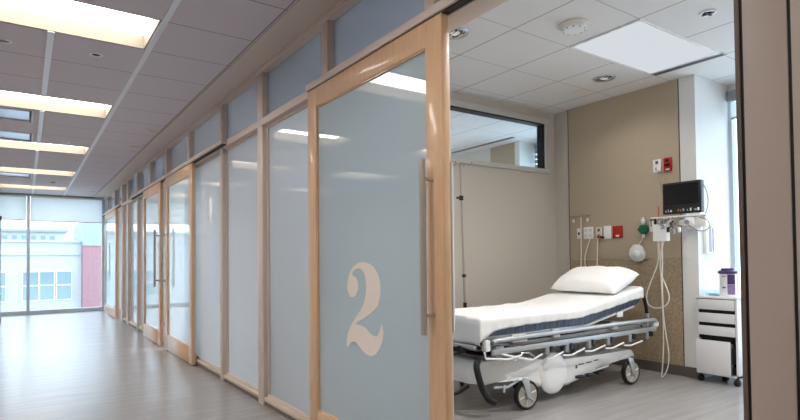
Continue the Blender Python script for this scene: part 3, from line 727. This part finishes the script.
MB().cyl((XW-.055, 3.752, 1.425), (XW-.017, 3.752, 1.425), .014, n=12).obj('cap', 'black_plastic', t)
plate(3.055, 3.14, 2.08, 2.215, 'wall_outlet', 'white_plastic', 'white outlet plate high on tan wall above the monitor', 'outlet', None, 2)
t = thing('alarm_box', (XW-.03, 2.98, 2.07), 'red alarm box high on tan wall above the monitor', 'alarm')
box('case', (XW-.026, 2.94, 2.078), (XW-.004, 3.022, 2.216), 'red_plastic', t, bv=.005)
box('pull_bar', (XW-.034, 2.955, 2.13), (XW-.026, 3.008, 2.15), 'dark_void', t)
box('label_strip', (XW-.028, 2.96, 2.088), (XW-.026, 3.0, 2.10), 'white_plastic', t)
MB().lathe([(.016, 0), (.016, .006), (0, .008)], (XW-.026, 2.98, 2.185), (-1, 0, 0), n=14).obj('button', 'black_plastic', t)
t = thing('plug_adapter', (XW-.04, 3.06, 2.10), 'small white plug adapter between outlet and alarm box', 'plug')
box('body', (XW-.05, 3.045, 2.085), (XW-.016, 3.085, 2.125), 'white_plastic', t, bv=.006)
MB().tube([(XW-.05, 3.06, 2.09), (XW-.07, 3.05, 2.0), (XW-.06, 3.03, 1.9), (XW-.05, 3.0, 1.75)], .004, 6, 2).obj('cord', 'grey_cable', t)
# suction rack at the corner
t = thing('tube_rack', (XW-.03, 4.03, 1.66), 'thin wire tube holder on tan wall near the corner', 'rack')
mb = MB(); mb.tube([(XW-.04, 4.17, 1.69), (XW-.04, 3.90, 1.69)], .004, 6)
for yy in (4.16, 4.08, 4.0, 3.92): mb.tube([(XW-.004, yy, 1.69), (XW-.05, yy, 1.69), (XW-.055, yy, 1.66)], .0035, 6)
mb.obj('wire', 'grey_cable', t)
for yy in (4.13, 3.93): MB().lathe([(0, .02), (.014, .015), (.016, 0), (.012, -.02), (0, -.022)], (XW-.05, yy, 1.635), n=12).obj('clip', 'off_white', t)
for k, (pts, r_, lab) in enumerate([([(4.022, 1.67), (4.024, 1.405), (4.035, 1.0)], .006, 'straight pale tube hanging from the wire holder'),
                                   ([(3.90, 1.424), (3.954, 1.285), (3.984, 1.192), (3.965, 1.0)], .0055, 'curved pale tube hanging beside the wide outlet plate'),
                                   ([(3.80, 1.42), (3.807, 1.259), (3.818, 1.0)], .006, 'pale cord hanging from the red plug')]):
    MB().tube([(XW-.05, y, z) for y, z in pts], r_, 8, 2).obj('hanging_tube', 'white_cable', label=lab, cat='tube', group='tubes behind the pillow')
# green flow meter and mask bag
t = thing('oxygen_flowmeter', (XW-.05, 3.25, 1.42), 'green oxygen flowmeter on tan wall left of the monitor rack', 'flowmeter')
MB().lathe([(0, 0), (.05, 0), (.056, .012), (.056, .04), (.045, .055), (0, .055)], (XW-.006, 3.25, 1.49), (-1, 0, 0), n=10).obj('dial', 'green_plastic', t)
MB().cyl((XW-.035, 3.25, 1.40), (XW-.035, 3.25, 1.62), .016, n=14).obj('flow_tube', 'clear_plastic', t)
MB().cyl((XW-.035, 3.25, 1.56), (XW-.035, 3.25, 1.60), .022, n=14).obj('collar', 'white_plastic', t)
MB().cyl((XW-.035, 3.31, 1.49), (XW-.035, 3.27, 1.49), .014, n=10).obj('knob', 'black_plastic', t)
t = thing('hanging_mask_bag', (XW-.06, 3.31, 1.15), 'clear bagged oxygen mask hanging under the green flowmeter', 'mask bag')
mb = MB(); mb.lathe([(0, .10), (.03, .095), (.075, .06), (.095, 0), (.08, -.05), (.04, -.085), (0, -.09)], (XW-.055, 3.315, 1.235), (0, .1, 1), n=20)
for v in mb.b.verts: v.co.x = XW-.055+(v.co.x-XW+.055)*.48; v.co += Vector((0, .012, .01))*noise.noise(v.co*22)
mb.obj('bag', 'bag_film', t)
MB().lathe([(.045, -.03), (.04, .0), (.02, .02), (0, .022)], (XW-.10, 3.30, 1.23), (-1, 0, .1), n=16).obj('mask', 'white_plastic', t)
MB().tube([(XW-.04, 3.25, 1.41), (XW-.045, 3.27, 1.37), (XW-.05, 3.30, 1.325)], .005, 6, 1).obj('hose', 'white_cable', t)

# ------------------------------------------------------------------ monitor, its rack and what hangs there
XM = 5.2
t = thing('patient_monitor', (XM, 2.72, 1.6), 'black flat patient monitor on a wall arm by white pillar', 'monitor')
mb = MB().box((XM-.02, 2.538, 1.612), (XM+.05, 2.908, 1.918), .008)
mb.obj('casing', 'black_plastic', t)
box('screen', (XM-.0225, 2.562, 1.70), (XM-.0195, 2.886, 1.897), 'screen', t)
box('back_housing', (XM+.05, 2.60, 1.66), (XM+.10, 2.85, 1.88), 'black_plastic', t, bv=.01)
for k, (y, w_, m) in enumerate(((2.88, .012, 'grey_paint'), (2.855, .012, 'grey_paint'), (2.83, .014, 'white_plastic'), (2.76, .014, 'orange_plastic'), (2.735, .010, 'grey_paint'), (2.71, .014, 'grey_paint'), (2.67, .010, 'grey_paint'), (2.64, .012, 'white_plastic'), (2.60, .022, 'grey_paint'), (2.57, .016, 'white_plastic'))):
    box('button', (XM-.0235, y-w_, 1.632), (XM-.0195, y, 1.650+.008*(k % 2)), m, t)
arm = thing('wall_bracket', (XM+.1, 2.72, 1.55), 'white bracket arm holding the black monitor to the wall', 'bracket')
box('wall_plate', (XW-.03, 2.66, 1.46), (XW-.004, 2.79, 1.70), 'white_plastic', arm, bv=.005)
box('arm_beam', (XM-.01, 2.69, 1.50), (XW-.03, 2.76, 1.55), 'white_plastic', arm, bv=.008)
MB().cyl((XM+.04, 2.725, 1.55), (XM+.04, 2.725, 1.612), .03, n=16).obj('swivel', 'aluminium', arm)
box('shelf', (XM-.03, 2.50, 1.578), (XM+.09, 3.03, 1.592), 'white_plastic', arm, bv=.003)
t = thing('module_rack', (XM, 2.6, 1.49), 'white round-cornered monitor module on the bracket beside pillar', 'monitor module')
box('housing', (XM-.03, 2.60, 1.488), (XM+.08, 2.70, 1.576), 'white_plastic', t, bv=.02)
box('side_module', (XM-.02, 2.50, 1.478), (XM+.08, 2.60, 1.572), 'white_plastic', t, bv=.012)
MB().lathe([(.022, 0), (.022, .01), (0, .012)], (XM-.03, 2.665, 1.525), (-1, 0, 0), n=16).obj('port', 'grey_paint', t)
t = thing('supply_box', (XM, 2.93, 1.38), 'white supply holder hanging below the monitor with cables', 'holder')
mb = MB(); mb.box((XM-.04, 2.865, 1.352), (XM+.03, 3.005, 1.52), .006); mb.obj('box', 'white_plastic', t)
box('side_pocket', (XM-.02, 3.005, 1.45), (XM+.03, 3.05, 1.56), 'clear_plastic', t, bv=.006)
for k, (y, h, m) in enumerate(((3.03, .06, 'black_plastic'), (2.99, .065, 'black_plastic'), (2.955, .05, 'grey_paint'), (2.925, .06, 'black_plastic'), (2.89, .05, 'grey_paint'))):
    MB().cyl((XM-.01, y, 1.50), (XM-.01, y+.004, 1.515+h), .012, n=10).obj('probe', m, t)
MB().cyl((XM-.01, 2.955, 1.56), (XM-.01, 2.955, 1.70), .006, n=8).obj('probe_tip', 'orange_plastic', t)
# bundle of monitor leads
t = thing('lead_bundle', (XM, 2.82, 1.48), 'tangle of grey and dark monitor leads below the screen', 'leads')
for k in range(14):
    y = 2.74+random.random()*.18; z = 1.575; m = random.choice(['grey_cable', 'white_cable', 'black_plastic', 'grey_cable'])
    pts = [(XM-.035-random.random()*.02, y, z)]
    for j_ in range(4): pts.append((XM-.04-random.random()*.02, y+random.uniform(-.05, .05), z-.025*(j_+1)+random.uniform(-.01, .01)))
    MB().tube(pts, .0045, 6, 1).obj('lead', m, t)
for y, z, m in ((2.84, 1.46, 'black_plastic'), (2.79, 1.44, 'grey_paint'), (2.73, 1.455, 'white_plastic')): box('connector', (XM-.06, y-.012, z-.025), (XM-.04, y+.012, z+.025), m, t, bv=.004)
for pts, lab in (([(2.963, 1.375), (2.958, 1.165), (2.946, .768), (2.934, .374), (2.952, .056), (2.965, .009), (2.943, .008), (2.9, .104), (2.887, .233), (2.904, .378), (2.929, .592), (2.933, .868), (2.927, 1.145), (2.933, 1.36)], 'long white cable hanging in a loop down to the floor'),
                 ([(2.985, 1.36), (2.979, 1.145), (3.078, .933), (3.124, .799), (3.094, .699), (2.989, .676), (2.896, .722), (2.874, .802), (2.922, .928), (2.971, 1.046), (2.956, 1.215), (2.912, 1.36)], 'white cable coiled in a wide loop beside the bed head')):
    x_ = XM-.005 if 'long' in lab else XM+.012
    MB().tube([(x_+.01*math.sin(i), y, z) for i, (y, z) in enumerate(pts)], .006, 8, 2).obj('hanging_cable', 'white_cable', label=lab, cat='cable', group='cables under the monitor')
MB().tube([(XM+.03, 2.535, 1.87), (XM+.02, 2.50, 1.80), (XM, 2.48, 1.70), (XM-.01, 2.50, 1.60), (XM-.01, 2.53, 1.55)], .004, 6, 2).obj('monitor_cord', 'grey_cable', label='thin grey cable curving round the monitor edge', cat='cable')
MB().tube([(XM-.03, 2.55, 1.56), (XM-.04, 2.47, 1.54), (XM-.04, 2.45, 1.47), (XM-.03, 2.50, 1.43), (XM-.03, 2.58, 1.44), (XM-.03, 2.66, 1.50)], .0045, 6, 2).obj('monitor_cord', 'grey_cable', label='dark thin cable looping under the white module', cat='cable')
# glove / thermometer holder on pillar side
t = thing('wall_gauge', (5.62, 2.69, 1.2), 'tall narrow white gauge with dark scale on the pillar side', 'gauge')
box('case', (5.545, 2.672, 1.22), (5.70, 2.702, 1.53), 'white_plastic', t, bv=.006)
box('scale', (5.60, 2.669, 1.24), (5.645, 2.672, 1.50), 'grey_paint', t)
box('scale', (5.665, 2.669, 1.24), (5.685, 2.672, 1.48), 'lilac_label', t)

# ------------------------------------------------------------------ drawer cart
cx0, cx1, cy0, cy1 = 5.345, 5.80, 2.325, 2.69
t = thing('drawer_cart', (5.57, 2.51, 0), 'white drawer cart on black casters beside the pillar', 'cart')
mb = MB(); mb.box((cx0+.012, cy0, .075), (cx1, cy0+.018, .795)); mb.box((cx0+.012, cy1-.018, .075), (cx1, cy1, .795)); mb.box((cx1-.015, cy0, .075), (cx1, cy1, .795)); mb.box((cx0+.012, cy0, .075), (cx1, cy1, .093))
mb.obj('carcase', 'cabinet_white', t)
box('top_panel', (cx0, cy0-.004, .795), (cx1+.004, cy1+.004, .815), 'cabinet_white', t, bv=.004)
box('interior', (cx0+.05, cy0+.02, .1), (cx1-.02, cy1-.02, .79), 'dark_void', t)
for z0, z1, out in ((.692, .788, .0), (.570, .658, .0), (.450, .536, .0)):
    dr = box('drawer', (cx0-out, cy0+.022, z0), (cx0+.03, cy1-.022, z1), 'cabinet_white', t, bv=.002)
    box('finger_slot', (cx0+.012, cy0+.022, z0-.033), (cx0+.028, cy1-.022, z0), 'dark_void', dr)
dr = box('drawer', (cx0-.035, cy0+.05, .088), (cx0-.017, cy1-.012, .405), 'cabinet_white', t, bv=.002)
box('drawer_box', (cx0-.017, cy0+.06, .11), (cx0+.06, cy1-.03, .38), 'grey_paint', dr)
mb = MB(); mb.box((cx0-.002, cy0+.030, .2), (cx0+.03, cy0+.048, .35)); mb.box((cx0, cy0+.032, .12), (cx0+.03, cy0+.046, .17)); mb.obj('runner', 'black_plastic', dr)
for x, y in ((cx0+.03, cy0+.02), (cx0+.03, cy1-.02), (cx1-.05, cy0+.03), (cx1-.05, cy1-.03), (cx0+.16, (cy0+cy1)/2)):
    cw = MB().lathe([(0, -.022), (.024, -.022), (.032, -.012), (.032, .012), (.024, .022), (0, .022)], (x, y, .032), (0, 1, 0), n=20).obj('caster', 'black_rubber', t)
    MB().cyl((x, y, .05), (x, y, .078), .012, n=10).obj('stem', 'black_plastic', cw)
# things on the cart
c_ = (5.50, 2.462, .815)
t = thing('wipes_tub', c_, 'white tub with purple lid and purple label on the cart', 'tub')
MB().lathe([(0, 0), (.070, 0), (.073, .01), (.071, .218), (.066, .224), (0, .224)], c_, n=32).obj('canister', 'white_plastic', t)
MB().lathe([(.076, .214), (.084, .222), (.084, .238), (.074, .244), (.058, .248), (.055, .266), (0, .268)], c_, n=32).obj('lid', 'purple_plastic', t)
def wrap(a0, a1, z0, z1, r_):
    m_ = MB(); n = 10
    v = [[m_.b.verts.new((c_[0]+rr*math.cos(a0+(a1-a0)*k/n), c_[1]+rr*math.sin(a0+(a1-a0)*k/n), c_[2]+z)) for k in range(n+1)] for rr, z in ((r_-.002, z0), (r_, z0), (r_, z1), (r_-.002, z1))]
    for a, c in zip(v, v[1:]):
        for k in range(n): m_.b.faces.new((a[k], a[k+1], c[k+1], c[k]))
    return m_
wrap(math.radians(200), math.radians(255), .115, .208, .0738).obj('label_panel', 'purple_plastic', t)
wrap(math.radians(200), math.radians(255), .02, .112, .0738).obj('label_panel', 'lilac_label', t)
wrap(math.radians(165), math.radians(190), .08, .092, .0738).obj('label_mark', 'baseboard_grey', t)
wrap(math.radians(165), math.radians(195), .185, .192, .0738).obj('label_mark', 'lilac_label', t)
t = thing('clear_tray', (5.55, 2.60, .815), 'small clear plastic tray on cart beside the tub', 'tray')
mb = MB(); mb.box((5.47, 2.54, .815), (5.62, 2.655, .819)); mb.box((5.47, 2.54, .819), (5.474, 2.655, .868)); mb.box((5.616, 2.54, .819), (5.62, 2.655, .868)); mb.box((5.474, 2.54, .819), (5.616, 2.544, .868)); mb.box((5.474, 2.651, .819), (5.616, 2.655, .868))
mb.obj('tray', 'pane_window', t)
box('folded_tissue', (5.50, 2.56, .819), (5.60, 2.64, .84), 'white_plastic', t, bv=.006)

# ------------------------------------------------------------------ world, portals, camera
W = bpy.data.worlds.new('World'); S.world = W; W.use_nodes = True
nt = W.node_tree; bg = nt.nodes['Background']
bg.inputs[0].default_value = (.80, .90, 1.0, 1); bg.inputs[1].default_value = 4.4
def portal(loc, rot, sx, sy):
    L = bpy.data.lights.new('daylight_portal', 'AREA'); L.shape = 'RECTANGLE'; L.size = sx; L.size_y = sy; L.cycles.is_portal = True
    o = bpy.data.objects.new('daylight_portal', L); C.objects.link(o); o.location = loc; o.rotation_euler = rot
portal((.56, YF+.12, 1.45), (-PI/2, 0, 0), 2.1, 2.7)
portal((6.26, 1.7, 1.5), (0, PI/2, 0), 2.75, 2.0)
portal((6.78, 5.15, 1.5), (0, PI/2, 0), 2.75, 1.25)
portal((6.26, 10.5, 1.5), (0, PI/2, 0), 2.75, 2.3)
portal((6.26, 14.1, 1.5), (0, PI/2, 0), 2.75, 2.5)

yaw, pit, rol = math.radians(34.7367), math.radians(1.304), math.radians(-.6088)
f = Vector((math.sin(yaw)*math.cos(pit), math.cos(yaw)*math.cos(pit), math.sin(pit)))
rt = Vector((math.cos(yaw), -math.sin(yaw), 0)); up = rt.cross(f)
r2 = rt*math.cos(rol)+up*math.sin(rol); u2 = up*math.cos(rol)-rt*math.sin(rol)
cam = bpy.data.cameras.new('camera'); co = bpy.data.objects.new('camera', cam); C.objects.link(co)
co.matrix_world = Matrix(((r2.x, u2.x, -f.x, 0), (r2.y, u2.y, -f.y, 0), (r2.z, u2.z, -f.z, 1.2), (0, 0, 0, 1)))
cam.sensor_fit = 'HORIZONTAL'; cam.sensor_width = 36; cam.lens = 541.31/800*36; cam.shift_y = 36.954/800
cam.clip_start = .02; cam.clip_end = 200
S.camera = co
vs = S.view_settings; vs.view_transform = 'Standard'; vs.look = 'None'; vs.exposure = .35; vs.gamma = 1; vs.use_curve_mapping = False
cy = S.cycles
cy.use_denoising = True; cy.max_bounces = 10; cy.diffuse_bounces = 5; cy.glossy_bounces = 5; cy.transparent_max_bounces = 24; cy.sample_clamp_indirect = 6
cy.caustics_reflective = False; cy.caustics_refractive = False
